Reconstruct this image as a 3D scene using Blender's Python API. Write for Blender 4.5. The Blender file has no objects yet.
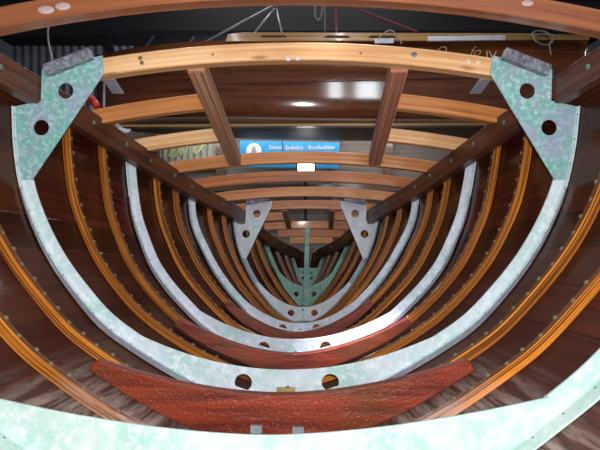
import bpy, math, random
from mathutils import Vector, Matrix
random.seed(7)
SC = bpy.context.scene
COL = SC.collection
PI = math.pi

# ------------------------------------------------------------------ camera
cd = bpy.data.cameras.new('camera'); cam = bpy.data.objects.new('camera', cd); COL.objects.link(cam)
cam.location = (0, 0, 0); cam.rotation_euler = (PI/2, 0, 0)
cd.sensor_width = 36; cd.lens = 520/600*36; cd.clip_start = 0.02
SC.camera = cam
# ------------------------------------------------------------------ world, lights, exposure
W = bpy.data.worlds.new('world'); SC.world = W; W.use_nodes = True
W.node_tree.nodes['Background'].inputs[0].default_value = (0.75, 0.85, 1.0, 1)
W.node_tree.nodes['Background'].inputs[1].default_value = 0.12

def lamp(name, typ, loc, energy, size, col=(1, 1, 1), rot=(0, 0, 0), sy=None, spot=None):
    l = bpy.data.lights.new(name, typ); l.energy = energy; l.color = col
    if typ == 'AREA':
        l.size = size
        if sy: l.shape = 'RECTANGLE'; l.size_y = sy
    else: l.shadow_soft_size = size
    o = bpy.data.objects.new(name, l); COL.objects.link(o); o.location = loc; o.rotation_euler = rot
    return o
lamp('camera_flash', 'POINT', (0.03, -0.03, 0.07), 104, 0.02, (1.0, 0.97, 0.98))
# ceiling fluorescents of the shed, then added fill lights for the back
lamp('roof_fluorescent', 'AREA', (0.55, 2.5, 2.6), 32, 0.07, (0.93, 0.95, 1.0), (0, 0, 0), 2.4)
lamp('roof_fluorescent', 'AREA', (-0.9, 2.5, 2.6), 18, 0.07, (0.93, 0.95, 1.0), (0, 0, 0), 2.4)
lamp('back_wall_fill', 'AREA', (-0.5, 7.6, 2.9), 90, 0.3, (0.92, 0.95, 1.0), (math.radians(35), 0, 0)).data.size = 1.2  # added unseen fill that lifts the corrugated back wall
lamp('far_wall_fill', 'AREA', (0.0, 5.3, 2.95), 35, 2.6, (1.0, 0.98, 0.94), (math.radians(14), 0, 0), 0.12)  # added unseen fill for the partition wall and sign
lamp('sign_fill', 'AREA', (0.1, 5.55, 1.04), 9, 2.8, (1.0, 0.98, 0.94), (math.radians(38), 0, 0), 0.05)   # added fill hidden under the stored dinghy, brightens the sign
glare = lamp('glare_spot', 'SPOT', (-0.15, 1.25, 2.75), 1500, 0.03, (1.0, 0.94, 1.0))  # added spot imitating the glare on the varnish low on the right
glare.data.spot_size = math.radians(10); glare.data.spot_blend = 0.9
glare.rotation_euler = (Vector((0.21, 2.09, -0.46))-glare.location).to_track_quat('-Z', 'Y').to_euler()
SC.view_settings.view_transform = 'Standard'; SC.view_settings.look = 'None'
SC.view_settings.gamma = 1; SC.view_settings.use_curve_mapping = False
SC.view_settings.exposure = 0.0

# ------------------------------------------------------------------ materials
def mat(name):
    m = bpy.data.materials.new(name); m.use_nodes = True
    nt = m.node_tree; b = nt.nodes['Principled BSDF']
    return m, nt, b
def N(nt, t, **k):
    n = nt.nodes.new(t)
    for a, v in k.items(): setattr(n, a, v)
    return n
def ramp(nt, src, stops):
    r = N(nt, 'ShaderNodeValToRGB'); e = r.color_ramp.elements
    while len(e) < len(stops): e.new(0.5)
    for q, (p, c) in zip(e, stops): q.position = p; q.color = (*c, 1)
    nt.links.new(src, r.inputs[0]); return r
def noise(nt, vec, scale, detail=4, rough=0.55):
    n = N(nt, 'ShaderNodeTexNoise'); n.inputs['Scale'].default_value = scale
    n.inputs['Detail'].default_value = detail; n.inputs['Roughness'].default_value = rough
    nt.links.new(vec, n.inputs['Vector']); return n
def mapping(nt, vec, sc):
    m = N(nt, 'ShaderNodeMapping'); m.inputs['Scale'].default_value = sc
    nt.links.new(vec, m.inputs['Vector']); return m.outputs[0]
def mix(nt, f, a, b, mode='MIX'):
    m = N(nt, 'ShaderNodeMix', data_type='RGBA', blend_type=mode)
    if isinstance(f, float): m.inputs[0].default_value = f
    else: nt.links.new(f, m.inputs[0])
    for i, v in ((6, a), (7, b)):
        if isinstance(v, tuple): m.inputs[i].default_value = (*v, 1)
        else: nt.links.new(v, m.inputs[i])
    return m.outputs[2]
def bump(nt, b, h, s, d=0.002):
    n = N(nt, 'ShaderNodeBump'); n.inputs['Strength'].default_value = s; n.inputs['Distance'].default_value = d
    nt.links.new(h, n.inputs['Height']); nt.links.new(n.outputs[0], b.inputs['Normal'])

def wood(name, dark, light, rough=0.3, coat=0.0, grain=55, along=1.6, blotch=None, spec=0.5, bmp=0.25, stops=(0.3, 0.68), worn=False, speck=0.0, knots=False):
    m, nt, b = mat(name)
    tc = N(nt, 'ShaderNodeTexCoord')
    oi = N(nt, 'ShaderNodeObjectInfo')
    add = N(nt, 'ShaderNodeVectorMath', operation='ADD')
    nt.links.new(tc.outputs['UV'], add.inputs[0])
    sc = N(nt, 'ShaderNodeVectorMath', operation='SCALE'); sc.inputs[0].default_value = (7, 5, 3)
    nt.links.new(oi.outputs['Random'], sc.inputs['Scale']); nt.links.new(sc.outputs[0], add.inputs[1])
    g = noise(nt, mapping(nt, add.outputs[0], (along, grain, 1)), 1.0, 6, 0.6)
    col = ramp(nt, g.outputs[0], [(stops[0], dark), (stops[1], light)]).outputs[0]
    g2 = noise(nt, mapping(nt, add.outputs[0], (3, 7, 1)), 1.0, 3)
    if blotch:
        f = ramp(nt, g2.outputs[0], [(0.52, (0, 0, 0)), (0.72, (0.8, 0.8, 0.8))]).outputs[0]
        col = mix(nt, f, col, blotch)
    vk = N(nt, 'ShaderNodeTexVoronoi'); vk.inputs['Scale'].default_value = 1.0; vk.inputs['Randomness'].default_value = 1.0
    nt.links.new(mapping(nt, add.outputs[0], (4.5, 16, 1)), vk.inputs['Vector'])
    if knots: col = mix(nt, ramp(nt, vk.outputs['Distance'], [(0.05, (0.75, 0.75, 0.75)), (0.16, (0, 0, 0))]).outputs[0], col, tuple(x*0.45 for x in dark))
    if worn:                       # feet of the ribs are scraped bare low in the bilge
        ge = N(nt, 'ShaderNodeNewGeometry'); sz = N(nt, 'ShaderNodeSeparateXYZ'); nt.links.new(ge.outputs['Position'], sz.inputs[0])
        mr = N(nt, 'ShaderNodeMapRange'); mr.inputs['From Min'].default_value = -0.36; mr.inputs['From Max'].default_value = -0.50
        nt.links.new(sz.outputs[2], mr.inputs[0])
        w2 = ramp(nt, noise(nt, mapping(nt, add.outputs[0], (9, 60, 1)), 1.0, 5, 0.7).outputs[0], [(0.38, (0.15, 0.15, 0.15)), (0.6, (1, 1, 1))]).outputs[0]
        my = N(nt, 'ShaderNodeMapRange'); my.inputs['From Min'].default_value = 1.55; my.inputs['From Max'].default_value = 1.25
        nt.links.new(sz.outputs[1], my.inputs[0])
        m0 = N(nt, 'ShaderNodeMath', operation='MULTIPLY'); nt.links.new(mr.outputs[0], m0.inputs[0]); nt.links.new(my.outputs[0], m0.inputs[1])
        mm = N(nt, 'ShaderNodeMath', operation='MULTIPLY'); nt.links.new(m0.outputs[0], mm.inputs[0]); nt.links.new(w2, mm.inputs[1])
        col = mix(nt, mm.outputs[0], col, (0.55, 0.40, 0.36))
    nt.links.new(col, b.inputs['Base Color'])
    b.inputs['Roughness'].default_value = rough
    b.inputs['Coat Weight'].default_value = coat; b.inputs['Coat Roughness'].default_value = 0.08
    b.inputs['Specular IOR Level'].default_value = spec
    if speck:
        g3 = noise(nt, tc.outputs['Object'], 130, 3, 0.7)
        aa = N(nt, 'ShaderNodeMath', operation='MULTIPLY_ADD'); aa.inputs[1].default_value = speck
        nt.links.new(g3.outputs[0], aa.inputs[0]); nt.links.new(g.outputs[0], aa.inputs[2])
        bump(nt, b, aa.outputs[0], bmp, 0.004)
    else: bump(nt, b, g.outputs[0], bmp)
    return m

def patina(name, base, green, white, amt=0.5, rough=0.55, scale=9.0):
    """verdigris-stained galvanised/bronze bar"""
    m, nt, b = mat(name)
    tc = N(nt, 'ShaderNodeTexCoord'); v = tc.outputs['Object']
    n1 = noise(nt, v, scale, 6, 0.7); n2 = noise(nt, v, scale*4.3, 5, 0.7); n3 = noise(nt, v, scale*0.55, 3, 0.6)
    c = mix(nt, ramp(nt, n1.outputs[0], [(0.5-amt*0.3, (0, 0, 0)), (0.6, (1, 1, 1))]).outputs[0], base, green)
    c = mix(nt, ramp(nt, n2.outputs[0], [(0.47, (0, 0, 0)), (0.66, (0.85, 0.85, 0.85))]).outputs[0], c, white)
    c = mix(nt, ramp(nt, n3.outputs[0], [(0.5, (0, 0, 0)), (0.7, (0.55, 0.55, 0.55))]).outputs[0], c, base)
    vo = N(nt, 'ShaderNodeTexVoronoi'); vo.inputs['Scale'].default_value = scale*2.1; nt.links.new(v, vo.inputs['Vector'])
    sp = ramp(nt, vo.outputs['Distance'], [(0.10, (1, 1, 1)), (0.17, (0, 0, 0))]).outputs[0]
    c = mix(nt, mix(nt, 0.55, (0, 0, 0), sp), c, green)
    nt.links.new(c, b.inputs['Base Color']); b.inputs['Roughness'].default_value = rough
    b.inputs['Metallic'].default_value = 0.0
    bump(nt, b, n2.outputs[0], 0.5, 0.003)
    return m

def plain(name, col, rough=0.5, metal=0.0, emit=None, coat=0):
    m, nt, b = mat(name)
    tc = N(nt, 'ShaderNodeTexCoord'); n = noise(nt, tc.outputs['Object'], 14, 4)
    nt.links.new(mix(nt, ramp(nt, n.outputs[0], [(0.35, (0, 0, 0)), (0.7, (1, 1, 1))]).outputs[0], tuple(x*0.8 for x in col), col), b.inputs['Base Color'])
    b.inputs['Roughness'].default_value = rough; b.inputs['Metallic'].default_value = metal
    b.inputs['Coat Weight'].default_value = coat
    if emit:
        b.inputs['Emission Color'].default_value = (*emit[0], 1); b.inputs['Emission Strength'].default_value = emit[1]
    return m

def planking():
    m, nt, b = mat('varnished_planking')
    tc = N(nt, 'ShaderNodeTexCoord'); sx = N(nt, 'ShaderNodeSeparateXYZ'); nt.links.new(tc.outputs['UV'], sx.inputs[0])
    mul = N(nt, 'ShaderNodeMath', operation='MULTIPLY'); mul.inputs[1].default_value = 13.0; nt.links.new(sx.outputs[1], mul.inputs[0])
    fr = N(nt, 'ShaderNodeMath', operation='FRACT'); nt.links.new(mul.outputs[0], fr.inputs[0])
    fl = N(nt, 'ShaderNodeMath', operation='FLOOR'); nt.links.new(mul.outputs[0], fl.inputs[0])
    wn = N(nt, 'ShaderNodeTexWhiteNoise', noise_dimensions='1D'); nt.links.new(fl.outputs[0], wn.inputs['W'])
    g = noise(nt, mapping(nt, tc.outputs['UV'], (2.2, 90, 1)), 1.0, 6, 0.6)
    big = noise(nt, mapping(nt, tc.outputs['UV'], (2.2, 5, 1)), 1.0, 4, 0.6)
    c = ramp(nt, g.outputs[0], [(0.3, (0.017, 0.004, 0.0022)), (0.7, (0.076, 0.013, 0.007))]).outputs[0]
    c = mix(nt, ramp(nt, big.outputs[0], [(0.45, (0, 0, 0)), (0.7, (0.8, 0.8, 0.8))]).outputs[0], c, (0.060, 0.026, 0.006))
    v = N(nt, 'ShaderNodeMapRange'); v.inputs['To Min'].default_value = 0.65; v.inputs['To Max'].default_value = 1.3
    nt.links.new(wn.outputs[0], v.inputs[0])
    sc = N(nt, 'ShaderNodeVectorMath', operation='SCALE'); nt.links.new(c, sc.inputs[0]); nt.links.new(v.outputs[0], sc.inputs['Scale'])
    seam = ramp(nt, fr.outputs[0], [(0.0, (1, 1, 1)), (0.03, (0, 0, 0))]).outputs[0]
    c = mix(nt, seam, sc.outputs[0], (0.012, 0.004, 0.003))
    # bare, scraped timber low in the bilge
    sb = N(nt, 'ShaderNodeMapRange'); sb.inputs['From Min'].default_value = 0.60; sb.inputs['From Max'].default_value = 0.72
    nt.links.new(sx.outputs[1], sb.inputs[0])
    ad = N(nt, 'ShaderNodeMath', operation='MULTIPLY'); nt.links.new(sb.outputs[0], ad.inputs[0])
    st = ramp(nt, noise(nt, mapping(nt, tc.outputs['UV'], (5, 60, 1)), 1.0, 6, 0.7).outputs[0], [(0.44, (0.1, 0.1, 0.1)), (0.62, (1, 1, 1))]).outputs[0]
    my = N(nt, 'ShaderNodeMapRange'); my.inputs['From Min'].default_value = 1.6; my.inputs['From Max'].default_value = 1.3
    nt.links.new(sx.outputs[0], my.inputs[0])
    st2 = N(nt, 'ShaderNodeMath', operation='MULTIPLY'); nt.links.new(st, st2.inputs[0]); nt.links.new(my.outputs[0], st2.inputs[1])
    nt.links.new(st2.outputs[0], ad.inputs[1])
    c = mix(nt, ad.outputs[0], c, (0.34, 0.27, 0.23))
    nt.links.new(c, b.inputs['Base Color'])
    # varnish is glossy on the topsides and worn dull in the bilge
    rr = N(nt, 'ShaderNodeMapRange'); rr.inputs['From Min'].default_value = 0.30; rr.inputs['From Max'].default_value = 0.52
    rr.inputs['To Min'].default_value = 0.20; rr.inputs['To Max'].default_value = 0.62
    nt.links.new(sx.outputs[1], rr.inputs[0]); nt.links.new(rr.outputs[0], b.inputs['Roughness'])
    cw = N(nt, 'ShaderNodeMapRange'); cw.inputs['From Min'].default_value = 0.30; cw.inputs['From Max'].default_value = 0.50
    cw.inputs['To Min'].default_value = 0.4; cw.inputs['To Max'].default_value = 0.0
    nt.links.new(sx.outputs[1], cw.inputs[0]); nt.links.new(cw.outputs[0], b.inputs['Coat Weight']); b.inputs['Coat Roughness'].default_value = 0.08
    b.inputs['Specular IOR Level'].default_value = 0.22
    bn = N(nt, 'ShaderNodeMath', operation='SUBTRACT'); nt.links.new(big.outputs[0], bn.inputs[0]); nt.links.new(seam, bn.inputs[1])
    bump(nt, b, bn.outputs[0], 0.35, 0.003)
    return m

M = {}
M['hull'] = planking()
M['rib'] = wood('varnished_rib', (0.075, 0.018, 0.005), (0.78, 0.27, 0.028), 0.35, 0.15, 330, 1.0, (0.20, 0.06, 0.015), spec=0.3, stops=(0.43, 0.60), worn=True)
M['rib_face'] = wood('oxidised_rib_face', (0.035, 0.014, 0.008), (0.20, 0.075, 0.022), 0.4, 0.1, 120, 2.0, (0.06, 0.03, 0.015), spec=0.3, worn=True)
M['rib_dark'] = wood('red_rib', (0.10, 0.025, 0.012), (0.26, 0.07, 0.03), 0.35, 0.4, 300, 1.2)
M['beam_dark'] = wood('dark_red_beam', (0.20, 0.060, 0.025), (0.42, 0.15, 0.06), 0.35, 0.3, 60, 1.5)
M['beam'] = wood('oregon_beam', (0.40, 0.12, 0.028), (0.80, 0.35, 0.11), 0.4, 0.08, 90, 1.5, (0.50, 0.20, 0.07), spec=0.3, knots=True)
M['beam_red'] = wood('redder_beam', (0.32, 0.085, 0.022), (0.66, 0.24, 0.07), 0.4, 0.08, 90, 1.5, (0.30, 0.09, 0.035), spec=0.3, knots=True)
M['beam_pale'] = wood('pale_beam', (0.64, 0.27, 0.09), (0.95, 0.64, 0.34), 0.4, 0.08, 90, 1.5, (0.62, 0.30, 0.12), spec=0.3, knots=True)
M['carlin'] = wood('striped_carlin', (0.24, 0.10, 0.06), (0.62, 0.36, 0.21), 0.5, 0.0, 190, 0.7, stops=(0.4, 0.6))
M['carlin_red'] = wood('red_striped_carlin', (0.24, 0.08, 0.05), (0.62, 0.28, 0.17), 0.5, 0.0, 190, 0.7, stops=(0.4, 0.6))
M['shelf'] = wood('dark_shelf', (0.040, 0.012, 0.007), (0.14, 0.050, 0.025), 0.38, 0.15, 60, 1.2)
M['floor_timber'] = wood('red_floor_timber', (0.09, 0.010, 0.004), (0.31, 0.042, 0.012), 0.30, 0.2, 30, 3, (0.12, 0.05, 0.012), spec=0.4, bmp=0.8, speck=0.9)
M['p0'] = patina('patina_pale_green', (0.45, 0.56, 0.53), (0.28, 0.50, 0.43), (0.62, 0.66, 0.66), 0.35)
M['p1'] = patina('patina_frame_one', (0.60, 0.70, 0.75), (0.42, 0.64, 0.60), (0.84, 0.92, 0.94), 0.25)
M['p2'] = patina('patina_blue_grey', (0.64, 0.69, 0.80), (0.44, 0.62, 0.62), (0.84, 0.89, 0.95), 0.12)
M['p4'] = patina('patina_lavender', (0.68, 0.66, 0.78), (0.48, 0.68, 0.64), (0.86, 0.86, 0.92), 0.15)
M['p5'] = patina('patina_dark_green', (0.20, 0.34, 0.30), (0.14, 0.38, 0.27), (0.52, 0.66, 0.62), 0.5, scale=14)
M['reflection_and_plate'] = patina('purple_grey_reflection_and_plate', (0.20, 0.19, 0.25), (0.24, 0.30, 0.29), (0.34, 0.34, 0.42), 0.15)  # colours the bars' painted reflection, also the real bolt plates
M['bar4'] = patina('slate_bar', (0.34, 0.38, 0.46), (0.26, 0.42, 0.40), (0.50, 0.54, 0.62), 0.2)
M['g1'] = patina('patina_gusset', (0.31, 0.35, 0.48), (0.12, 0.47, 0.36), (0.54, 0.72, 0.73), 0.46, scale=14)
M['lug'] = patina('purple_grey_lug', (0.13, 0.11, 0.17), (0.16, 0.24, 0.24), (0.50, 0.48, 0.60), 0.2, scale=14)
M['bolt'] = patina('green_copper', (0.06, 0.10, 0.08), (0.08, 0.22, 0.15), (0.20, 0.30, 0.24), 0.5, scale=60)
M['rivet'] = plain('copper_rivet', (0.24, 0.21, 0.12), 0.4, 0.3)
M['brass'] = plain('brass', (0.55, 0.40, 0.18), 0.4, 0.5)
M['plug'] = plain('pale_plug', (0.85, 0.78, 0.45), 0.5)
M['steel'] = plain('dull_steel', (0.36, 0.38, 0.46), 0.45, 0.2)
M['white'] = plain('white_paint', (0.80, 0.82, 0.86), 0.4)
M['gunk'] = plain('white_sealant', (0.55, 0.42, 0.40), 0.6)
M['red'] = plain('red_plastic', (0.62, 0.05, 0.05), 0.35)
M['rope'] = plain('grey_rope', (0.34, 0.34, 0.30), 0.8)
M['redrope'] = plain('maroon_rope', (0.30, 0.06, 0.10), 0.8)
M['dark_steel'] = plain('dark_steel', (0.022, 0.020, 0.028), 0.6)
M['roof'] = plain('dark_roof', (0.030, 0.026, 0.040), 0.8)
M['concrete'] = plain('concrete', (0.20, 0.19, 0.18), 0.85)
M['iron_sheet'] = plain('corrugated_sheet', (0.30, 0.31, 0.36), 0.55)
M['pale_sheet'] = plain('pale_corrugated_sheet', (0.80, 0.80, 0.72), 0.6)
M['board'] = wood('grey_board', (0.20, 0.16, 0.14), (0.34, 0.29, 0.26), 0.5, 0.0, 40, 1.0)
M['boardbrown'] = wood('brown_board', (0.12, 0.065, 0.04), (0.24, 0.14, 0.09), 0.35, 0.3, 40, 1.0)
M['dinghy'] = wood('glossy_mahogany', (0.085, 0.022, 0.010), (0.24, 0.072, 0.025), 0.10, 0.9, 22, 0.9, (0.16, 0.075, 0.02), bmp=0.05)
M['bottom'] = wood('grey_brown_bottom', (0.13, 0.075, 0.05), (0.25, 0.16, 0.11), 0.5, 0.0, 30, 1.0)
M['rail'] = wood('honey_rail', (0.30, 0.15, 0.05), (0.58, 0.34, 0.13), 0.3, 0.4, 60, 1.2)
M['gold'] = plain('gold_leaf', (0.72, 0.50, 0.22), 0.5)
M['blue'] = plain('blue_sign', (0.02, 0.36, 0.78), 0.4)
M['lamp'] = plain('white_glow', (1, 1, 1), 0.4, 0, ((1.0, 0.97, 0.90), 9.0))  # even white emission of the bright panel below the sign
M['clamp'] = plain('pale_green_paint', (0.62, 0.68, 0.36), 0.5)
M['grey_timber'] = plain('grey_paint', (0.20, 0.19, 0.20), 0.6)

# ------------------------------------------------------------------ object helpers
def tag(o, label=None, cat=None, group=None, kind=None):
    for k, v in (('label', label), ('category', cat), ('group', group), ('kind', kind)):
        if v: o[k] = v
    return o
def empty(name, loc, label, cat, group=None, kind='thing'):
    o = bpy.data.objects.new(name, None); COL.objects.link(o); o.location = loc; o.empty_display_size = 0.05
    return tag(o, label, cat, group, kind)
def link(name, me, m, parent=None, smooth=False):
    if m and not me.materials: me.materials.append(m)
    if smooth:
        for p in me.polygons: p.use_smooth = True
    o = bpy.data.objects.new(name, me); COL.objects.link(o)
    if parent:
        o.parent = parent; o.matrix_parent_inverse = Matrix.Translation(-parent.location)
    return o
def mesh(name, vs, fs, uvs=None):
    me = bpy.data.meshes.new(name); me.from_pydata([tuple(v) for v in vs], [], fs)
    if uvs is not None:
        l = me.uv_layers.new(name='UVMap')
        for p in me.polygons:
            for li, u in zip(p.loop_indices, uvs[p.index]): l.data[li].uv = u
    me.validate(); return me
def sweep(name, pts, ns, bs, prof, closed_prof=True, caps=True):
    """prof: list of (n, b) offsets. UV u = metres along, v = metres around."""
    L = [0]
    for i in range(1, len(pts)): L.append(L[-1]+(pts[i]-pts[i-1]).length)
    P = [0]
    k = len(prof)
    for j in range(k):
        a, c = prof[j], prof[(j+1) % k]; P.append(P[-1]+math.hypot(a[0]-c[0], a[1]-c[1]))
    vs = []
    for p, n, b in zip(pts, ns, bs):
        for a, c in prof: vs.append(p+n*a+b*c)
    fs, uv = [], []
    kk = k if closed_prof else k-1
    for i in range(len(pts)-1):
        for j in range(kk):
            j2 = (j+1) % k
            fs.append((i*k+j, i*k+j2, (i+1)*k+j2, (i+1)*k+j))
            uv.append([(L[i], P[j]), (L[i], P[j+1]), (L[i+1], P[j+1]), (L[i+1], P[j])])
    if caps and closed_prof:
        fs.append(tuple(range(k))[::-1]); uv.append([(prof[q][0], prof[q][1]) for q in range(k)][::-1])
        e = (len(pts)-1)*k
        fs.append(tuple(e+q for q in range(k))); uv.append([prof[q] for q in range(k)])
    me = mesh(name, vs, fs, uv)
    import bmesh
    bm = bmesh.new(); bm.from_mesh(me); bmesh.ops.recalc_face_normals(bm, faces=bm.faces); bm.to_mesh(me); bm.free()
    return me
def rect(w0, w1, h0, h1, r=0.0):
    if r <= 0: return [(w0, h0), (w1, h0), (w1, h1), (w0, h1)]
    return [(w0+r, h0), (w1-r, h0), (w1, h0+r), (w1, h1-r), (w1-r, h1), (w0+r, h1), (w0, h1-r), (w0, h0+r)]
def bar(name, a, b, w, h, m, parent=None, up=(0, 0, 1), r=0.002, bow=0.0, seg=1):
    """straight rectangular bar between two points, w sideways, h along up"""
    a, b = Vector(a), Vector(b); t = (b-a).normalized(); up = Vector(up)
    side = t.cross(up).normalized(); u2 = side.cross(t).normalized()
    pts = [a.lerp(b, i/seg)+u2*bow*(1-(2*i/seg-1)**2) for i in range(seg+1)]
    me = sweep(name, pts, [side]*len(pts), [u2]*len(pts), rect(-w/2, w/2, -h/2, h/2, r))
    return link(name, me, m, parent)
def tube(name, pts, r, m, parent=None, n=8, cyc=False):
    pts = [Vector(p) for p in pts]; ns, bs = [], []
    ref = Vector((0.13, 0.27, 0.95))
    for i in range(len(pts)):
        t = (pts[min(i+1, len(pts)-1)]-pts[max(i-1, 0)]).normalized()
        q = t.cross(ref).normalized(); ns.append(q); bs.append(t.cross(q).normalized())
    prof = [(r*math.cos(2*PI*j/n), r*math.sin(2*PI*j/n)) for j in range(n)]
    return link(name, sweep(name, pts, ns, bs, prof), m, parent, True)
def plate(name, outline, holes, y0, y1, m, parent=None, bevel=0.0008):
    """flat plate in the XZ plane with holes [(x,z,r)], from y0 to y1"""
    cu = bpy.data.curves.new(name+'_outline', 'CURVE'); cu.dimensions = '2D'; cu.fill_mode = 'BOTH'
    def spl(pts):
        s = cu.splines.new('POLY'); s.points.add(len(pts)-1); s.use_cyclic_u = True
        for q, (x, z) in zip(s.points, pts): q.co = (x, z, 0, 1)
    spl(outline)
    for h in holes:
        if len(h) == 3: spl([(h[0]+h[2]*math.cos(2*PI*i/28), h[1]+h[2]*math.sin(2*PI*i/28)) for i in range(28)])
        else: spl(h)
    cu.extrude = abs(y1-y0)/2-bevel; cu.bevel_depth = bevel; cu.bevel_resolution = 1
    to = bpy.data.objects.new('tmp', cu); COL.objects.link(to)
    dg = bpy.context.evaluated_depsgraph_get()
    me = bpy.data.meshes.new_from_object(to.evaluated_get(dg)); bpy.data.objects.remove(to)
    me.name = name
    me.transform(Matrix(((1, 0, 0, 0), (0, 0, -1, (y0+y1)/2), (0, 1, 0, 0), (0, 0, 0, 1))))
    while me.uv_layers: me.uv_layers.remove(me.uv_layers[0])
    l = me.uv_layers.new(name='UVMap')
    for p in me.polygons:
        for li in p.loop_indices:
            c = me.vertices[me.loops[li].vertex_index].co; l.data[li].uv = (c.x, c.z+c.y)
    me.materials.clear()
    return link(name, me, m, parent)
def text(name, s, size, loc, m, parent=None, depth=0.002, shear=0.0, bold=0.0, w=1.0):
    cu = bpy.data.curves.new(name+'_letters', 'FONT'); cu.body = s; cu.size = size; cu.extrude = depth; cu.shear = shear; cu.offset = bold
    cu.space_character = w
    to = bpy.data.objects.new('tmp', cu); COL.objects.link(to)
    dg = bpy.context.evaluated_depsgraph_get()
    me = bpy.data.meshes.new_from_object(to.evaluated_get(dg)); bpy.data.objects.remove(to)
    me.transform(Matrix.Translation(loc) @ Matrix.Rotation(PI/2, 4, 'X')); me.materials.clear()
    return link(name, me, m, parent)
def dome(r, h, seg=10):
    vs = [(0, 0, h)]; fs = []
    for k, (rr, hh) in enumerate(((0.6*r, 0.8*h), (r, 0.25*h), (r, -0.3*h))):
        for i in range(seg): a = 2*PI*i/seg; vs.append((rr*math.cos(a), rr*math.sin(a), hh))
    for i in range(seg): fs.append((0, 1+i, 1+(i+1) % seg))
    for k in range(2):
        for i in range(seg):
            a = 1+k*seg; fs.append((a+i, a+seg+i, a+seg+(i+1) % seg, a+(i+1) % seg))
    me = mesh('dome', vs, fs); return me
def put(name, me, parent, loc, direction, m=None):
    o = bpy.data.objects.new(name, me); COL.objects.link(o)
    o.rotation_mode = 'QUATERNION'; o.rotation_quaternion = Vector(direction).to_track_quat('Z', 'Y')
    o.location = Vector(loc)
    if parent: o.parent = parent; o.matrix_parent_inverse = Matrix.Translation(-parent.location)
    return o

# ------------------------------------------------------------------ hull form (metres; y along the boat)
TAB = {
 1.65: [(0.902, 0.505), (0.894, 0.374), (0.884, 0.244), (0.86, 0.117), (0.813, -0.005), (0.75, -0.118), (0.671, -0.222), (0.582, -0.317), (0.476, -0.393), (0.365, -0.46), (0.249, -0.519), (0.127, -0.566), (0.0, -0.593)],
 2.2: [(0.742, 0.36), (0.735, 0.25), (0.721, 0.141), (0.700, 0.033), (0.663, -0.069), (0.618, -0.168), (0.555, -0.258), (0.481, -0.339), (0.401, -0.415), (0.311, -0.477), (0.211, -0.522), (0.108, -0.56), (0.0, -0.58)],
 2.75: [(0.621, 0.238), (0.608, 0.146), (0.599, 0.053), (0.572, -0.036), (0.531, -0.12), (0.487, -0.202), (0.436, -0.28), (0.379, -0.353), (0.315, -0.422), (0.253, -0.491), (0.176, -0.543), (0.091, -0.579), (0.0, -0.598)],
 3.3: [(0.475, 0.127), (0.465, 0.049), (0.453, -0.028), (0.436, -0.105), (0.412, -0.179), (0.380, -0.252), (0.342, -0.322), (0.300, -0.39), (0.251, -0.453), (0.199, -0.513), (0.139, -0.566), (0.074, -0.608), (0.0, -0.635)],
 3.85: [(0.343, -0.044), (0.330, -0.099), (0.313, -0.153), (0.292, -0.207), (0.270, -0.26), (0.245, -0.312), (0.218, -0.363), (0.188, -0.412), (0.159, -0.461), (0.124, -0.507), (0.088, -0.55), (0.048, -0.591), (0.0, -0.622)],
 4.4: [(0.185, -0.161), (0.172, -0.194), (0.161, -0.227), (0.15, -0.261), (0.14, -0.294), (0.129, -0.328), (0.118, -0.361), (0.105, -0.394), (0.092, -0.427), (0.08, -0.46), (0.058, -0.487), (0.033, -0.512), (0.0, -0.525)],
 4.95: [(0.030-0.0022*i, -0.27-0.0145*i) for i in range(12)]+[(0.0, -0.45)],
 1.04: [(1.027, 0.585), (1.022, 0.455), (1.014, 0.325), (0.989, 0.186), (0.937, 0.049), (0.86, -0.077), (0.767, -0.191), (0.664, -0.305), (0.562, -0.392), (0.462, -0.466), (0.33, -0.537), (0.17, -0.592), (0.0, -0.615)]}
for d_, k_ in ((0.5, 0.8), (-0.3, 1.7)):
    TAB[d_] = [(a[0]+(a[0]-b[0])*k_, a[1]+(a[1]-b[1])*k_*(0.8 if i < 11 else 1)) for i, (a, b) in enumerate(zip(TAB[1.04], TAB[1.65]))]
KS = sorted(TAB)
def xc(d): return -0.0254+0.037*(d-1.65)
def hermite(x0, x1, y0, y1, m0, m1, x):
    h = x1-x0; t = (x-x0)/h
    return (2*t**3-3*t*t+1)*y0+(t**3-2*t*t+t)*h*m0+(-2*t**3+3*t*t)*y1+(t**3-t*t)*h*m1
def section(d):
    d = min(max(d, KS[0]), KS[-1])
    i = max(k for k in range(len(KS)-1) if KS[k] <= d)
    def sl(k, j, c):
        a, b = max(k-1, 0), min(k+1, len(KS)-1)
        return (TAB[KS[b]][j][c]-TAB[KS[a]][j][c])/(KS[b]-KS[a])
    return [tuple(hermite(KS[i], KS[i+1], TAB[KS[i]][j][c], TAB[KS[i+1]][j][c], sl(i, j, c), sl(i+1, j, c), d) for c in (0, 1)) for j in range(13)]
def fine(d, n=48):
    """smooth section resampled at n+1 points, sheer to keel"""
    s = section(d); out = []
    s = [(2*s[0][0]-s[1][0], 2*s[0][1]-s[1][1])]+s+[(-s[-2][0], s[-2][1])]
    for q in range(n+1):
        t = q/n*12; i = min(int(t), 11); u = t-i
        p0, p1, p2, p3 = s[i], s[i+1], s[i+2], s[i+3]
        out.append(tuple(0.5*(2*p1[c]+(-p0[c]+p2[c])*u+(2*p0[c]-5*p1[c]+4*p2[c]-p3[c])*u*u+(-p0[c]+3*p1[c]-3*p2[c]+p3[c])*u**3) for c in (0, 1)))
    return out
def W3(d, h, z, s): return Vector((xc(d)+0.033*z+s*h, d, z))
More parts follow.
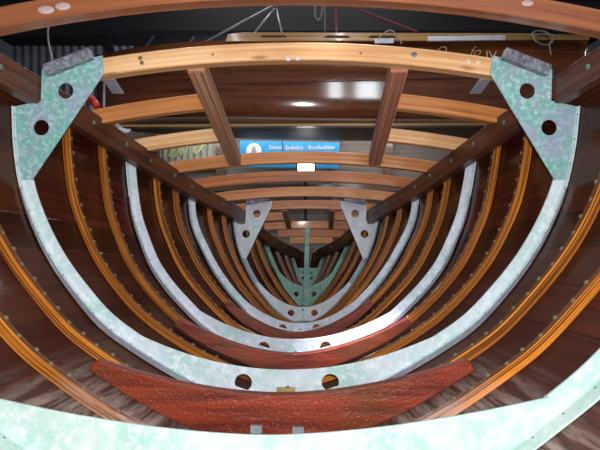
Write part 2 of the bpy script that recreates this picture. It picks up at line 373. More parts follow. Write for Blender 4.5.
def inward(f, i, s):
    a, b = f[max(i-1, 0)], f[min(i+1, len(f)-1)]
    if i == len(f)-1: return Vector((0, 0, 1))
    t = (b[0]-a[0], b[1]-a[1]); l = math.hypot(*t)
    return Vector((s*t[1]/l, 0, -t[0]/l))         # tangent runs down and in, so this points into the boat
def offset(f, k):
    o = []
    for i in range(len(f)):
        n = inward(f, i, 1); o.append((f[i][0]+n.x*k, f[i][1]+n.z*k))
    return o
def half_at(d, z, off=0.0):
    f = offset(fine(d), off)
    for a, b in zip(f, f[1:]):
        if a[1] >= z >= b[1]: return a[0]+(b[0]-a[0])*(a[1]-z)/max(1e-6, a[1]-b[1])
    return 0.0
def sheer(d): s = section(d)[0]; return s
def deck(d, x=0.0): return (0.581-0.278*(d-1.65) if d < 2.475 else 0.352-0.2345*(d-2.475))-0.13*x*x      # top of a deck beam

# ------------------------------------------------------------------ shed
def box(name, x0, x1, y0, y1, z0, z1, m, parent=None, r=0):
    return bar(name, ((x0+x1)/2, y0, (z0+z1)/2), ((x0+x1)/2, y1, (z0+z1)/2), x1-x0, z1-z0, m, parent, r=r)
def structure(o): o['kind'] = 'structure'; return o
structure(box('floor', -5, 5, -3, 9.1, -1.5, -1.35, M['concrete']))
structure(box('ceiling', -5, 5, -3, 9.1, 3.1, 3.2, M['roof']))
def corrugated(name, p0, p1, z0, z1, m, pitch=0.076, amp=0.012):
    p0, p1 = Vector(p0), Vector(p1); p0.z = p1.z = 0; L = (p1-p0).length; t = (p1-p0)/L; nrm = Vector((-t.y, t.x, 0))
    n = int(L/pitch*6); vs, fs, uv = [], [], []
    for i in range(n+1):
        s = L*i/n
        for z in (z0, z1):
            for o in (0, 0.003): vs.append(p0+t*s+nrm*(amp*math.sin(2*PI*s/pitch)+o)+Vector((0, 0, z)))
    for i in range(n):
        a = i*4; b = a+4
        for q in ((a, b, b+2, a+2), (a+1, a+3, b+3, b+1), (a, a+1, b+1, b), (a+2, b+2, b+3, a+3)):
            fs.append(q); uv.append([(vs[k].x, vs[k].z) for k in q])
    return link(name, mesh(name, vs, fs, uv), m)
structure(corrugated('wall_back', (-5, 9.0, 0), (5, 9.0, 0), -1.35, 3.1, M['iron_sheet'], 0.14, 0.02))
structure(corrugated('wall_left', (-5, -3, 0), (-5, 9, 0), -1.35, 3.1, M['iron_sheet'], 0.14, 0.02))
structure(corrugated('wall_right', (5, 9, 0), (5, -3, 0), -1.35, 3.1, M['iron_sheet'], 0.14, 0.02))

win = Vector((1.25, -3.0, 1.1))
o = empty('window_1', win, 'daylit two-pane shed window behind the viewer', 'window', None, 'structure')
M['daylight'] = plain('daylit_glass', (1, 1, 1), 0.4, 0, ((0.9, 0.95, 1.0), 14.0))
for x0_, x1_ in ((-0.62, -0.34), (0.0, 0.50)):
    box('window_pane', win.x+x0_, win.x+x1_, -3.0, -2.99, 0.35, 1.75, M['daylight'], o)
for x0_, x1_ in ((-0.68, -0.621), (-0.339, -0.001), (0.501, 0.56)):
    box('window_frame', win.x+x0_, win.x+x1_, -3.02, -2.96, 0.30, 1.80, M['board'], o)
# ------------------------------------------------------------------ the hull itself
hull = empty('boat_hull', (0, 2.3, -0.75), 'dark red varnished inside of a round-bottomed boat hull, planked from bow to side', 'boat hull')
def planking_side(s):
    ds = [-0.3+5.25*i/70 for i in range(71)]; vs, fs, uv = [], [], []
    nn = 36
    for d in ds:
        f = fine(d, nn); g = offset(f, -0.028)
        for (h, z) in f: vs.append(W3(d, max(h, 0), z, s))
        for j, (h, z) in enumerate(g):
            vs.append(W3(d, max(h, 0), z, s))
    k = 2*(nn+1)
    for i in range(len(ds)-1):
        for j in range(nn):
            a = i*k+j; fs.append((a, a+1, a+k+1, a+k))
            uv.append([(ds[i], j/nn), (ds[i], (j+1)/nn), (ds[i+1], (j+1)/nn), (ds[i+1], j/nn)])
            b = a+nn+1; fs.append((b, b+k, b+k+1, b+1))
            uv.append([(ds[i], j/nn), (ds[i+1], j/nn), (ds[i+1], (j+1)/nn), (ds[i], (j+1)/nn)])
        a = i*k; fs.append((a, a+k, a+k+nn+1, a+nn+1)); uv.append([(0, 0.01)]*4)
    for i in (0, len(ds)-1):
        for j in range(nn):
            a = i*k+j; fs.append((a, a+nn+1, a+nn+2, a+1)); uv.append([(0, 0.01)]*4)
    return link('planking', mesh('planking', vs, fs, uv), M['hull'], hull, True)
planking_side(-1); planking_side(1)
kp = [W3(d, 0, section(d)[12][1]-0.075, 1) for d in [-0.3+0.35*i for i in range(16)]]
link('keel', sweep('keel', kp, [Vector((1, 0, 0))]*16, [Vector((0, 0, 1))]*16, rect(-0.05, 0.05, -0.07, 0.045)), M['shelf'], hull)
sp = [Vector((xc(4.97)+0.033*z, 4.985, z)) for z in (-0.22, -0.34, -0.47)]
link('stem', sweep('stem', sp, [Vector((1, 0, 0))]*3, [Vector((0, 1, 0))]*3, rect(-0.05, 0.05, -0.03, 0.05)), M['shelf'], hull)
# cradle posts that carry the keel
for yy, w in ((0.2, 'under the camera end'), (2.4, 'amidships'), (4.2, 'near the narrow end')):
    zz = section(yy)[12][1]-0.145
    o = box('keel_block', xc(yy)-0.16, xc(yy)+0.12, yy-0.08, yy+0.08, -1.35, zz, M['board'])
    tag(o, 'grey timber block carrying the keel '+w, 'block', None, 'thing')

# ------------------------------------------------------------------ metal frames
RV = dome(0.0068, 0.0052); RV.materials.append(M['rivet'])
BT = dome(0.0085, 0.005); BT.materials.append(M['bolt'])
BS = dome(0.007, 0.005); BS.materials.append(M['bolt'])
BARW = 0.043
WORDS = {0: 'lowest front metal frame cut by the picture edge', 1: 'big metal frame', 2: 'frame', 3: 'frame'}
FR = [(1.04, 'p0', 'broad pale green metal frame closest to the camera, only its low curve showing'),
      (1.65, 'p1', 'large verdigris metal frame with two big holed corner brackets under the deck beam'),
      (2.2, 'p2', 'blue-white curved metal frame without brackets, next behind the large bracketed frame'),
      (2.75, 'p2', 'blue-white curved metal frame just in front of the small bracketed frame'),
      (3.3, 'p4', 'smaller lavender-grey metal frame with two holed corner brackets'),
      (3.85, 'p5', 'dark green metal frame with a post rising from its middle'),
      (4.4, 'p5', 'tiny dark green metal frame with flat-topped floor plate at the narrow end')]
CORNER = {1.04: (-0.34, -0.419), 1.65: (-0.349, -0.459), 2.2: (-0.362, -0.483), 2.75: (-0.385, -0.520), 3.3: (-0.368, -0.522), 3.85: (-0.348, -0.452), 4.4: (-0.364, -0.364)}
HOLES = {1.04: (0.222, -0.474, 0.026), 1.65: (0.1375, -0.498, 0.028), 2.2: (0.131, -0.516, 0.0245), 2.75: (0.090, -0.545, 0.022), 3.3: (0.074, -0.557, 0.0215), 3.85: (0.065, -0.511, 0.020), 4.4: (0.036, -0.448, 0.012)}
for fi, (d, mk, lab) in enumerate(FR):
    zk = section(d)[12][1]
    root = empty('metal_frame', (xc(d), d, zk), lab, 'boat frame')
    m = M[mk]
    f = fine(d, 60)
    bw = (0.043, 0.040, 0.036, 0.033, 0.028, 0.028, 0.030)[fi]
    fl = -0.045 if fi == 0 else -0.016
    prof = [(0.0, fl), (0.005, fl), (0.006, -0.010), (0.009, -0.0045), (0.014, -0.001), (bw-0.002, -0.001), (bw, 0.0005), (bw, 0.006), (0.0, 0.007)]
    for s in (-1, 1):
        i0 = {1: 0.385, 4: 0.02}.get(fi); i0 = 2 if i0 is None else min(i for i in range(60) if f[i][1] < i0)
        pts = [W3(d, max(h, 0), z, s) for h, z in f[i0:58]]
        ns = [inward(f, i, s) for i in range(i0, 58)]
        link('curved_bar', sweep('curved_bar', pts, ns, [Vector((0, 1, 0))]*len(pts), prof), M['bar4'] if fi == 4 else m, root)
        if 1 <= fi <= 4:  # strip modelled as the bar's reflection in the planking, tapering out upward
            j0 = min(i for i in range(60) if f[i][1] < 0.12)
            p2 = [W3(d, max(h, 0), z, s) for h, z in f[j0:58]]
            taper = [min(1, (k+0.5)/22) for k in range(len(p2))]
            me = (sweep('bar_reflection', p2, [inward(f, i, s) for i in range(j0, 58)], [Vector((0, 1, 0))]*len(p2), rect(0.0005, 0.0042, -0.050 if fi < 4 else -0.04, fl+0.0005)))
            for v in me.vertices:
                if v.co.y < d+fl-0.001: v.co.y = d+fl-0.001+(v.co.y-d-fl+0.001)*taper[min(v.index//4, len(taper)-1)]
            link('bar_reflection', me, M['reflection_and_plate'], root)
        for i in range(max(6, i0+1), 56, 3):           # rivets on the flange
            put('rivet', BS, root, W3(d, f[i][0], f[i][1], s)+inward(f, i, s)*0.0045+Vector((0, -0.017 if fi == 0 else -0.012, 0)), inward(f, i, s)).scale = (0.5, 0.5, 0.5)
    # floor plate
    zc, zm = CORNER[d]
    inner = offset(f, bw-0.001); outer = offset(f, 0.0055)
    ic = min(range(len(inner)), key=lambda i: abs(inner[i][1]-zc))
    hc = inner[ic][0]; zc = inner[ic][1]
    top = []
    for k in range(-20, 21):
        u = k/20; e = 1.7 if fi == 0 else 2.0
        top.append((u*hc, zm+(zc-zm)*abs(u)**e))
    io = min(range(len(outer)), key=lambda i: abs(outer[i][0]-(hc+(outer[ic][0]-hc))) + abs(outer[i][1]-outer[ic][1]))
    low = [(max(outer[i][0], 0), outer[i][1]) for i in range(io, len(outer))]
    poly = top+[(h, z) for h, z in low]+[(-h, z) for h, z in low[::-1][1:]]
    X = lambda h, z: xc(d)+0.033*z+h
    hx, hz, hr = HOLES[d]
    holes = [(X(-hx, hz), hz, hr), (X(hx, hz), hz, hr)]
    plate('floor_plate', [(X(h, z), z) for h, z in poly], holes, d-0.007, d-0.0012, m, root)
    # small fittings on the centreline
    if fi in (1, 2, 3, 4, 5):
        zz = {1: -0.522, 2: -0.545, 3: -0.562, 4: -0.592, 5: -0.575}[fi]
        bar('centre_lug', (X(-0.03, zz), d-0.02, zz), (X(0.028, zz), d-0.02, zz), 0.022, 0.026, M['brass'] if fi == 1 else m, root, r=0.004)
        put('lug_bolt', BS, root, (X(0.004, zz), d-0.02, zz+0.013), (0, 0, 1))
    if fi in (4, 5):
        put('bolt_head', BS, root, (X(0, zz+0.055), d-0.007, zz+0.055), (0, -1, 0))
        bar('slot_bar', (X(-0.055, zz-0.02), d-0.013, zz-0.02), (X(0.055, zz-0.02), d-0.013, zz-0.02), 0.01, 0.012, M['lug'], root)
    if fi == 6:
        for s in (-1, 1): put('bright_bolt', BS, root, (X(s*0.034, -0.405), d-0.0075, -0.405), (0, -1, 0)).scale = (1.6, 1.6, 1.6)
    # corner brackets
    if fi in (1, 4):
        for s in (-1, 1):
            if fi == 1:
                tip = (0.826, 0.143); a = [(0.618, 0.535), (0.612, 0.478), tip]
                o_ = [(h, z) for h, z in outer if 0.143 <= z < 0.392][::-1]
                o_[0] = (o_[0][0], max(0.143, o_[0][1]))
                rest = [(0.806, 0.392), (0.806, 0.492)]
                gh = [(0.73, 0.424, 0.0255), (0.803, 0.308, 0.0255)]
                lug = ((0.785, 0.470), (0.645, 0.524))
            else:
                tip = (0.372, -0.216); a = [(0.219, 0.152), (0.219, 0.122), tip]
                o_ = [(h, z) for h, z in outer if -0.216 <= z < 0.026][::-1]
                rest = [(0.381, 0.026), (0.381, 0.128)]
                gh = [(0.311, 0.072, 0.0255), (0.375, -0.057, 0.0255)]
                lug = ((0.375, 0.130), (0.235, 0.158))
            P = a+[(h-0.001, z) for h, z in o_]+rest
            plate('corner_bracket', [(X(s*h, z), z) for h, z in P], [(X(s*h, z), z, r) for h, z, r in gh], d-0.007, d-0.0012, M['g1'] if fi == 1 else m, root)
            (h0, z0), (h1, z1) = lug
            bar('deck_lug', (X(s*h0, z0+0.012), d-0.024, z0+0.012), (X(s*h1, z1+0.012), d-0.024, z1+0.012), 0.032, 0.034, M['lug'], root, r=0.004)
            for u in (0.25, 0.75):
                h, z = h0+(h1-h0)*u, z0+(z1-z0)*u+0.029
                put('lug_bolt', BS, root, (X(s*h, z), d-0.03, z), (0, 0, 1))
            if fi == 1:
                bar('flat_strap', (X(s*0.617, 0.478), 1.705, 0.478), (X(s*0.612, 0.438), 1.78, 0.452), 0.042, 0.006, M['steel'], root, up=(0, -0.6, 0.8))
    if fi == 5:
        bar('centre_post', (X(0.004, -0.60), d-0.035, -0.60), (X(-0.002, -0.02), d-0.035, -0.02), 0.034, 0.014, m, root, up=(0, 1, 0))
        for zz in (-0.3, -0.15, -0.45): put('bolt_head', BS, root, (X(0, zz), d-0.043, zz), (0, -1, 0)).scale = (0.7, 0.7, 0.7)

# ------------------------------------------------------------------ steam-bent ribs, two on each side between neighbouring frames
BETWEEN = ['ahead of the large bracketed frame', 'just behind the large bracketed frame',
           'between the two blue-white frames', 'ahead of the small bracketed frame',
           'ahead of the dark green post frame', 'ahead of the tiny end frame']
rib_d = []
for gi in range(6):
    d0, d1 = FR[gi][0], FR[gi+1][0]
    for q in (1, 2):
        d = d0+(d1-d0)*(0.375, 0.70)[q-1]; rib_d.append(d)
        f = fine(d, 60); dark = gi >= 5 or (gi == 4)
        for s in (-1, 1):
            end = 60 if True else 52
            root = empty('bent_rib', W3(d, 0, section(d)[12][1], 1) if False else W3(d, f[50][0], f[50][1], s),
                         '%s %s rib, %s of two %s' % ('reddish' if gi == 5 else 'orange-brown', 'left' if s < 0 else 'right', ('front', 'rear')[q-1], BETWEEN[gi]),
                         'boat rib', 'steam-bent ribs up the hull sides')
            pts = [W3(d, h, z, s)+inward(f, i, s)*0.0002 for i, (h, z) in enumerate(f[1:57], 1)]
            ns = [inward(f, i, s) for i in range(1, 57)]
            th = 0.027; w = 0.0135
            prof = [(0, -w), (th*0.30, -w), (th*0.36, -w+0.0025), (th*0.42, -w), (th*0.66, -w), (th*0.71, -w+0.002), (th*0.76, -w), (th-0.004, -w), (th, -w+0.004), (th, w-0.004), (th-0.004, w), (0, w)]
            link('rib_body', sweep('rib_body', pts, ns, [Vector((0, 1, 0))]*len(pts), prof), M['rib_dark'] if gi == 5 else M['rib'], root)
            rb = COL.objects[root.children[0].name] if root.children else None
            me = rb.data; me.materials.append(M['rib_face'] if gi < 5 else M['rib_dark'])
            for p in me.polygons:
                if p.index < (len(pts)-1)*12 and p.index % 12 in (8, 9): p.material_index = 1
            k = 0
            step = 2 if gi < 3 else 3
            for i in range(6, 50, step):
                k += 1
                n = inward(f, i, s)
                put('rivet', RV, root, W3(d, f[i][0], f[i][1], s)+n*th+Vector((0, 0.004+0.005*(-1)**k, 0)), n)

# ------------------------------------------------------------------ timber floors
def timber_floor(d, ztop, zend, lab, lugs=(), off=0.018):
    zk = section(d)[12][1]
    root = empty('floor_timber', (xc(d), d, zk), lab, 'floor timber', 'red timber floors across the bilge')
    f = fine(d, 60); out = offset(f, off)
    ie = min(range(len(out)), key=lambda i: abs(out[i][1]-zend)); he, ze = out[ie]
    top = []
    for k in range(-24, 25):
        u = k/24; top.append((u*(he-0.02), ztop+(ze+0.02-ztop)*abs(u)**1.8))
    low = [(max(h, 0), z) for h, z in out[ie:]]
    poly = top+[(he-0.006, ze+0.016)]+low+[(-h, z) for h, z in low[::-1][1:]]+[(-he+0.006, ze+0.016)]
    X = lambda h, z: xc(d)+0.033*z+h
    plate('timber_body', [(X(h, z), z) for h, z in poly], [], d, d+0.034, M['floor_timber'], root, 0.003)
    for h, z in lugs:
        bar('bolt_plate', (X(h-0.015, z), d-0.006, z), (X(h+0.015, z), d-0.006, z), 0.012, 0.022, M['reflection_and_plate'], root)
    return root
timber_floor(1.388, -0.459, -0.384, 'widest red varnished floor timber, just behind the closest pale frame', ((-0.063, -0.543), (0.048, -0.547)), 0.004)
timber_floor(1.955, -0.489, -0.375, 'middle-sized red varnished floor timber directly behind the large bracketed frame')
timber_floor(2.505, -0.524, -0.395, 'smallest red varnished floor timber between the two blue-white frames')

# ------------------------------------------------------------------ beam shelves
SH_IN, SH_T, SH_H = 0.090, 0.044, 0.088
frame_ds = [f_[0] for f_ in FR]
for s in (-1, 1):
    ds = [0.1+4.4*i/44 for i in range(45)]
    root = empty('beam_shelf', W3(1.0, sheer(1.0)[0]-0.1, sheer(1.0)[1]-0.1, s), 'long dark brown timber shelf carrying the deck beam ends along the %s side' % ('left' if s < 0 else 'right'), 'boat timber', 'beam shelves under the deck')
    pts = []
    for d in ds:
        h, z = sheer(d); pts.append(W3(d, h-SH_IN, z-0.034, s))
    link('shelf_timber', sweep('shelf_timber', pts, [Vector((s, 0, 0))]*45, [Vector((0, 0, 1))]*45, rect(0, SH_T, -SH_H, 0, 0.004)), M['shelf'], root)
    for d in sorted(rib_d+frame_ds[1:-1]):
        h, z = sheer(d+0.03); put('bolt_head', BT, root, W3(d+0.03, h-SH_IN-0.002, z-0.076, s), (-s, -0.25, 0))

# ------------------------------------------------------------------ deck beams and carlins
def beam(d, xa, xb, m, name, lab, group, fasten=(), sealant=()):
    root = empty(name, (xc(d), d+0.027, deck(d)-0.055), lab, 'deck beam', group)
    n = 16; pts, ns = [], []
    x0 = xc(d)+0.018
    for i in range(n+1):
        x = xa+(xb-xa)*i/n; pts.append(Vector((x0+x, d+0.027, deck(d, x)-0.028)))
    ups = []
    for i in range(n+1):
        x = xa+(xb-xa)*i/n; ups.append(Vector((0.26*x, 0, 1)).normalized())
    link('beam_timber', sweep('beam_timber', pts, [Vector((0, 1, 0))]*(n+1), ups, rect(-0.025, 0.025, -0.028, 0.028, 0.003)), m, root)
    for x, dz, r, mm in fasten:
        me = dome(r, r*0.5); me.materials.append(mm)
        put('fastening', me, root, (x0+x, d+0.002, deck(d, x)-dz), (0, -1, 0))
    for x, dz, r in sealant:
        me = dome(r, r*0.25); me.materials.append(M['gunk'])
        put('sealant_smear', me, root, (x0+x, d+0.002, deck(d, x)-dz), (0, -1, 0)).scale = (1.6, 0.8, 1)
    return root
GB = 'full-width curved deck beams'; GH = 'short deck beams outboard of the openings'
def ends(d): return sheer(d)[0]-0.004
beam(1.375, -ends(1.375), ends(1.375), M['beam_dark'], 'deck_beam', 'reddish deck beam closest overhead, running across the very top of the view', GB, (), ((-0.655, 0.032, 0.014), (-0.61, 0.03, 0.013), (0.62, 0.02, 0.010)))
beam(1.65, -0.695, 0.695, M['beam_pale'], 'deck_beam', 'large pale honey deck beam between the two big corner brackets', GB,
     ((-0.50, 0.018, 0.007, M['rivet']), (-0.495, 0.034, 0.007, M['rivet']), (-0.03, 0.052, 0.008, M['white']), (0.0, 0.052, 0.007, M['white']), (0.37, 0.022, 0.009, M['lug']), (0.545, 0.022, 0.008, M['plug']), (0.575, 0.022, 0.008, M['plug']), (-0.27, 0.03, 0.004, M['rivet']), (0.2, 0.03, 0.004, M['rivet'])))
full = [(2.475, 'beam', 'orange deck beam at the far end of the large opening, under the blue sign'), (2.75, 'beam_red', 'red-brown deck beam just below the bright panel'),
        (3.025, 'beam', 'tan deck beam, the second beyond the large opening and just before the small brackets'), (3.3, 'beam_red', 'reddish deck beam joining the two small corner brackets'),
        (3.85, 'beam_red', 'narrow red deck beam at the top of the green centre post'), (4.125, 'beam_red', 'dark narrow deck beam beyond the green centre post, second to last'), (4.4, 'beam', 'last and narrowest deck beam at the pointed end')]
for d, mk, lab in full: beam(d, -ends(d), ends(d), M[mk], 'deck_beam', lab, GB, ((-0.12*ends(d), 0.028, 0.004, M['rivet']), (0.55*ends(d), 0.03, 0.004, M['rivet'])))
CX = 0.332
for s in (-1, 1):
    sd = 'left' if s < 0 else 'right'
    for d, mk, w in ((1.925, 'beam', 'first and longer'), (2.2, 'beam_pale', 'second and shorter')):
        a, b = sorted((s*(CX+0.030), s*ends(d)))
        beam(d, a, b, M[mk], 'half_beam', '%s half beam %s of the large opening, from shelf to fore-and-aft timber' % (w, sd), GH)
    a, b = sorted((s*(0.155+0.018), s*ends(3.575)))
    beam(3.575, a, b, M['beam_red'], 'half_beam', 'small reddish half beam %s of the small far opening' % sd, GH)
    x0 = xc(1.65)+0.018
    o = bar('opening_carlin', (x0+s*CX, 1.704, deck(1.7, CX)-0.030), (xc(2.475)+0.018+s*CX, 2.473, deck(2.475, CX)-0.030), 0.056, 0.052, M['carlin'] if s < 0 else M['carlin_red'])
    tag(o, 'striped fore-and-aft timber forming the %s edge of the large deck opening' % sd, 'boat timber', 'carlins beside the openings', 'thing')
    o = bar('opening_carlin', (xc(3.35)+0.018+s*0.155, 3.354, deck(3.35, .155)-0.03), (xc(3.85)+0.018+s*0.155, 3.848, deck(3.85, .155)-0.03), 0.034, 0.05, M['carlin'])
    tag(o, 'short dark fore-and-aft timber forming the %s edge of the small far opening' % sd, 'boat timber', 'carlins beside the openings', 'thing')

# ------------------------------------------------------------------ varnished dinghy stored beyond
DY = 4.45
def px(x, y, d): return ((x-300)/520*d, (225-y)/520*d)
din = empty('varnished_dinghy', (0.2, DY+0.4, 0.75), 'glossy mahogany dinghy with slotted gunwale stored above and beyond the deck opening', 'dinghy')
def dinghy():
    xs = [-1.95+4.43*i/48 for i in range(49)]; vs = []
    prof = []
    for j in range(17):
        a = j/16; prof.append(a)
    for x in xs:
        u = (x+1.95)/4.43                      # 0 pointed end, 1 transom
        full_ = 1-max(0, (0.38-u)/0.38)**2.2
        full_ = max(full_, 0.03)
        zt = 1.60-0.02*math.sin(PI*u)+0.03*(1-u)**2; zb = 0.83+0.10*(1-u)**2+0.03*u
        for j in range(33):
            t = -1+2*j/32                      # -1 near gunwale, 0 keel, 1 far gunwale
            sg = -1 if t < 0 else 1
            a = abs(t)
            yy = (DY+0.55)+sg*0.55*full_*min(1, a**0.16)*(1-0.06*max(0, a-0.8)/0.2)
            zz = zb+(zt-zb)*(a**2.1)
            vs.append((x, yy, zz))
    for part, m, rng in (('planked_shell', M['dinghy'], [j for j in range(32) if j < 11 or j > 20]), ('bottom_planking', M['bottom'], range(11, 21))):
        fs, uv = [], []
        for i in range(48):
            for j in rng:
                a = i*33+j; fs.append((a, a+33, a+34, a+1)); uv.append([(xs[i], j/16), (xs[i+1], j/16), (xs[i+1], (j+1)/16), (xs[i], (j+1)/16)])
        if part == 'planked_shell': fs.append(tuple(48*33+j for j in range(33))); uv.append([(0, j/16) for j in range(33)])
        used = sorted({v for q in fs for v in q}); ix = {v: k for k, v in enumerate(used)}
        me = mesh(part, [vs[v] for v in used], [tuple(ix[v] for v in q) for q in fs], uv)
        o = link(part, me, m, din, True)
        md = o.modifiers.new('thick', 'SOLIDIFY'); md.thickness = 0.012; md.offset = 1
dinghy()
RY = DY-0.03
def gun(x): return 1.60-0.02*math.sin(PI*(x+1.75)/4.23)
slots = []
for a, b in ((258, 289), (322, 352), (366, 398), (424, 508)):
    x0_, x1_ = px(a, 0, RY)[0], px(b, 0, RY)[0]; z = gun(x0_)+0.012
    slots.append([(x0_, z-0.010), (x1_, z-0.010), (x1_-0.04, z+0.012), (x0_+0.04, z+0.012)])
xl, xr = px(226, 0, RY)[0], px(588, 0, RY)[0]
o1 = [(xl, gun(xl)-0.03), (xr, gun(xr)-0.03), (xr, gun(xr)+0.005)]+[(xl+(xr-xl)*(1-i/20), gun(xl)+0.045-0.02*(1-i/20)*0.6) for i in range(3, 20)]+[(xl+0.02, gun(xl)+0.03)]
plate('slotted_rail', o1, slots, RY-0.02, RY+0.01, M['rail'], din, 0.002)
bar('rubbing_strake', (px(105, 127, DY+.2)[0], DY+0.10, 0.860), (px(500, 122, DY+.2)[0], DY+0.10, 0.875), 0.09, 0.022, M['rail'], din)
bar('plank_seam', (-1.5, DY+0.017, 1.19), (1.6, DY+0.017, 1.27), 0.006, 0.006, M['shelf'], din)
for x_, w in ((-1.45, 'pointed'), (2.05, 'square')):
    tr = empty('trestle', (x_, 5.0, -1.35), 'dark timber trestle holding up the %s end of the varnished dinghy' % w, 'trestle')
    for y_ in (4.8, 5.2): bar('leg', (x_, y_+(y_-5)*0.8, -1.35), (x_, y_, 0.80), 0.06, 0.06, M['boardbrown'], tr, up=(1, 0, 0))
    box('top_rail', x_-0.04, x_+0.04, 4.7, 5.3, 0.77, 0.84, M['boardbrown'], tr)
# its gilt name
for s_, x_, y_, sz, sh in (('O', 435, 55, 0.11, 0.4), ('fo', 469, 56, 0.12, 0.4), ('IV', 485.5, 60, 0.115, 0)):
    X_, Z_ = px(x_, y_, DY-0.02); text('gilt_letters', s_, sz, (X_, DY-0.016, Z_), M['gold'], din, 0.003, sh, -0.002 if sh else 0)
xw0, zw = px(428, 38, RY-0.05); xw1 = px(506, 38, RY-0.05)[0]
tag(bar('white_batten', (xw0, RY-0.031, zw), (xw1, RY-0.031, zw+0.008), 0.02, 0.042, M['white'], None), 'long flat white batten lying along the dinghy gunwale', 'batten', None, 'thing')
xw0, zw = px(375, 40, RY-0.05); xw1 = px(394, 39.5, RY-0.05)[0]
tag(bar('white_tag', (xw0, RY-0.026, zw), (xw1, RY-0.026, zw+0.002), 0.01, 0.042, M['white']), 'small white tag on the dinghy gunwale under a green cord loop', 'tag', None, 'thing')
def P(x, y, d): a, b = px(x, y, d); return (a, d, b)
def curve_pts(ctrl, n=8):
    c = [Vector(p) for p in ctrl]; c = [2*c[0]-c[1]]+c+[2*c[-1]-c[-2]]; out = []
    for i in range(1, len(c)-2):
        for k in range(n):
            u = k/n; out.append(0.5*(2*c[i]+(c[i+1]-c[i-1])*u+(2*c[i-1]-5*c[i]+4*c[i+1]-c[i+2])*u*u+(-c[i-1]+3*c[i]-3*c[i+1]+c[i+2])*u**3))
    out.append(c[-2]); return out
tag(tube('cord_loop', curve_pts([P(378, 39, 4.34), P(383, 34, 4.34), P(390, 30.5, 4.34), P(397, 35, 4.34), P(402, 44, 4.34)]), 0.006, M['rope']), 'short olive cord looped over the dinghy gunwale', 'cord', None, 'thing')
tag(tube('rope_coil', curve_pts([P(531, 37, 4.33), P(534, 32, 4.34), P(542, 31, 4.36), P(549, 34, 4.34), P(553, 41, 4.33), P(546, 45, 4.32), P(537, 42, 4.30), P(534, 36, 4.31), P(545, 34, 4.33), P(555, 37, 4.3), P(550, 44, 4.29), P(551, 55, 4.30)]), 0.007, M['rope']), 'thin grey rope coiled and knotted on the dinghy rail near its end', 'rope', None, 'thing')

# ------------------------------------------------------------------ roof truss, poles and hanging lines
tag(box('steel_girder', -4.8, 4.8, 5.4, 5.55, 2.02, 2.32, M['dark_steel']), 'dark horizontal roof girder spanning the shed over the dinghy', 'girder', None, 'thing')
for x_, w in ((-3.9, 'far left end'), (4.0, 'far right end')):
    tag(bar('girder_post', (x_, 5.475, -1.35), (x_, 5.475, 2.02), 0.2, 0.14, M['dark_steel'], up=(0, 1, 0)), 'dark steel post under the %s of the roof girder' % w, 'post', None, 'thing')
for i, (a, b, w) in enumerate(((P(134, 55, 7.4), P(178, -2, 7.4), 'left one'), (P(181, 50, 7.4), P(212, -2, 7.4), 'middle one'), (P(118, 75, 7.4), P(92, -2, 7.4), 'one leaning the other way'))):
    tag(bar('truss_brace', a, b, 0.12, 0.08, M['dark_steel'], up=(0, 1, 0)), 'dark sloping roof brace, the %s against the corrugated wall' % w, 'brace', 'roof braces', 'thing')
for a, b, r, w in ((P(190, 50, 4.9), P(284, 0, 4.9), 0.011, 'long pale pole sloping up to the right above the dinghy'), (P(252, 36, 4.7), P(274, 9, 4.9), 0.009, 'short pale pole standing at a steep slant on the dinghy'), (P(283, 38, 4.7), P(276, 8, 4.9), 0.009, 'thin grey rod rising almost upright from the dinghy')):
    tag(tube('pole', [a, b], r, M['steel']), w, 'pole', None, 'thing')
for pts, r, m, w in (([P(337, -6, 4.7), P(336, 15, 4.7), P(337, 38, 4.6)], 0.011, 'redrope', 'thick maroon rope hanging down onto the dinghy rail'),
                     ([P(341, 2, 4.8), P(375, 16, 4.8), P(418, 32, 4.7)], 0.009, 'redrope', 'thin maroon rope sloping down to the right over the dinghy'),
                     ([P(316, -6, 5.0), P(315, 12, 5.0), P(317, 20, 5.0), P(321, 17, 5.0), P(324, -4, 5.0)], 0.010, 'rope', 'tan rope loop hanging above the dinghy'),
                     ([P(325, -6, 5.05), P(325, 32, 5.05)], 0.006, 'rope', 'single thin cord hanging straight beside the rope loop'),
                     ([P(53, -4, 3.2), P(49, 20, 3.2), P(48, 38, 3.2), P(52, 58, 3.2), P(55, 70, 3.2)], 0.006, 'rope', 'thin grey cable curving down behind the left corner bracket'),
                     ([P(104, 60, 2.6), P(104, 90, 2.6), P(104, 108, 2.6)], 0.006, 'steel', 'thin straight wire hanging beside the red handle')):
    tag(tube('hanging_line', curve_pts(pts), r, M[m]), w, 'line', None, 'thing')
# red handle behind the left bracket
hr_ = empty('red_handle', P(92, 99, 2.6), 'short red tubular handle poking out behind the large left corner bracket', 'handle')
tube('grip', [P(80, 90, 2.75), P(93, 101.5, 2.6)], 0.022, M['red'], hr_, 14); tube('grip_end', [P(93, 101.5, 2.6), P(97, 106, 2.56)], 0.019, M['red'], hr_, 14)
tag(bar('curved_handle', P(116, 124, 2.6), P(130, 131, 2.6), 0.012, 0.02, M['white'], up=(0, 0, 1), bow=-0.012, seg=6), 'small off-white curved handle lying under the first left half beam', 'handle', None, 'thing')

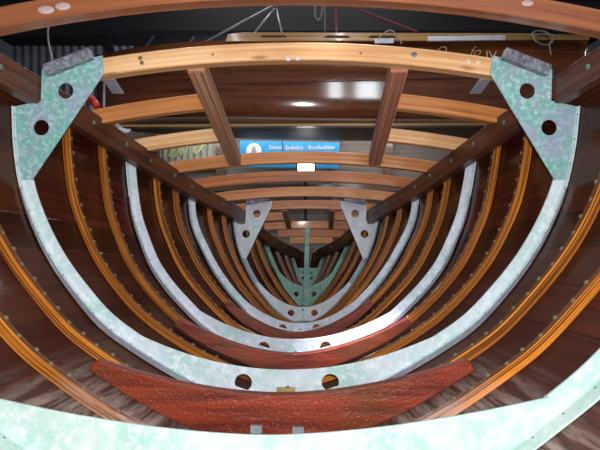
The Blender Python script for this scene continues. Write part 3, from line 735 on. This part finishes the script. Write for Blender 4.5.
# ------------------------------------------------------------------ workshop wall things beyond the far end
BY = 6.2
structure(box('wall_partition', -2.6, 2.9, BY+0.05, BY+0.10, -1.35, 1.12, M['board']))
for k, (x_, w) in enumerate(((-1.75, 'left of the sign'), (-0.95, 'at the left edge of the sign'), (0.42, 'right of the sign'), (1.05, 'far right of the sign'))):
    tag(box('wall_post', x_-0.05, x_+0.05, BY-0.05, BY+0.049, -1.35, 1.12, M['boardbrown']), 'brown timber post on the grey wall '+w, 'post', 'wall posts', 'thing')
tag(box('wall_rail', -2.5, 2.8, BY-0.12, BY-0.048, 0.40, 0.48, M['boardbrown']), 'horizontal brown rail across the grey wall below the sign', 'rail', None, 'thing')
SY = 5.8
sg = empty('blue_sign', P(290, 155, SY), 'bright blue boatbuilder sign with round white emblem and white lettering', 'sign')
a, b = P(240, 140.5, SY), P(339, 167, SY)
bar('sign_board', (a[0], SY, (a[2]+b[2])/2-0.0), (b[0], SY, (a[2]+b[2])/2-0.02), 0.012, a[2]-b[2], M['blue'], sg)
ex, _, ez = P(254, 151, SY)
plate('emblem_ring', [(ex+0.105*math.cos(t*PI/24), ez+0.105*math.sin(t*PI/24)) for t in range(48)], [(ex, ez, 0.072)], SY-0.011, SY-0.0065, M['blue'], sg, 0.0004)
plate('emblem_disc', [(ex+0.085*math.cos(t*PI/24), ez+0.085*math.sin(t*PI/24)) for t in range(48)], [], SY-0.0158, SY-0.0112, M['white'], sg, 0.0004)
plate('emblem_tower', [(ex-0.03, ez-0.05), (ex+0.03, ez-0.05), (ex+0.02, ez+0.03), (ex, ez+0.06), (ex-0.02, ez+0.03)], [], SY-0.019, SY-0.016, M['steel'], sg, 0.0004)
tx = P(269, 149.3, SY); text('sign_lettering', 'Simon Sadubin : Boatbuilder', 0.063, (tx[0], SY-0.009, tx[2]), M['white'], sg, 0.001, 0, 0.0006, 1.03)
tag(tube('sign_cord', [P(282, 139, SY-0.03), P(283, 152, SY-0.03)], 0.004, M['dark_steel']), 'thin dark cord hanging in front of the blue sign', 'cord', None, 'thing')
lp = empty('bright_panel', P(305, 168, 5.5), 'bright white glowing panel on a dark stand below the blue sign', 'lamp')  # small white emissive panel with dark backing and stand
a, b = P(298, 164, 5.5), P(314, 172, 5.5)
box('glass', a[0], b[0], 5.49, 5.50, b[2], a[2], M['lamp'], lp); box('housing', a[0]-0.02, b[0]+0.02, 5.502, 5.58, b[2]-0.02, a[2]+0.02, M['dark_steel'], lp)
bar('stand', (a[0]+0.08, 5.54, b[2]-0.02), (a[0]+0.08, 5.54, -1.35), 0.03, 0.03, M['dark_steel'], lp, up=(0, 1, 0))
# pale corrugated panel and clamps at the left
tag(corrugated('corrugated_panel', P(160, 150, BY-0.02), P(226, 150, BY-0.02), 0.66, 1.0, M['pale_sheet'], 0.075, 0.03), 'small pale corrugated panel on the wall left of the blue sign', 'panel', None, 'thing')
for i, (x_, y_, r_, w) in enumerate(((170, 157, 0.5, 'lowest of three'), (182, 155, -0.25, 'middle of three'), (194, 153, 0.25, 'right-hand one of three'))):
    c = Vector(P(x_, y_, 5.9)); t = Vector((math.sin(r_), 0, math.cos(r_)))
    rt = empty('spring_clamp', c, 'pale green spring clamp, %s hanging before the corrugated panel' % w, 'clamp', 'pale green clamps')
    bar('jaw', c, c+t*0.16, 0.05, 0.04, M['clamp'], rt, up=(0, 1, 0)); bar('jaw', c+Vector((0.03, 0, -0.01)), c+t*0.10+Vector((0.09, 0, 0)), 0.03, 0.03, M['clamp'], rt, up=(0, 1, 0))
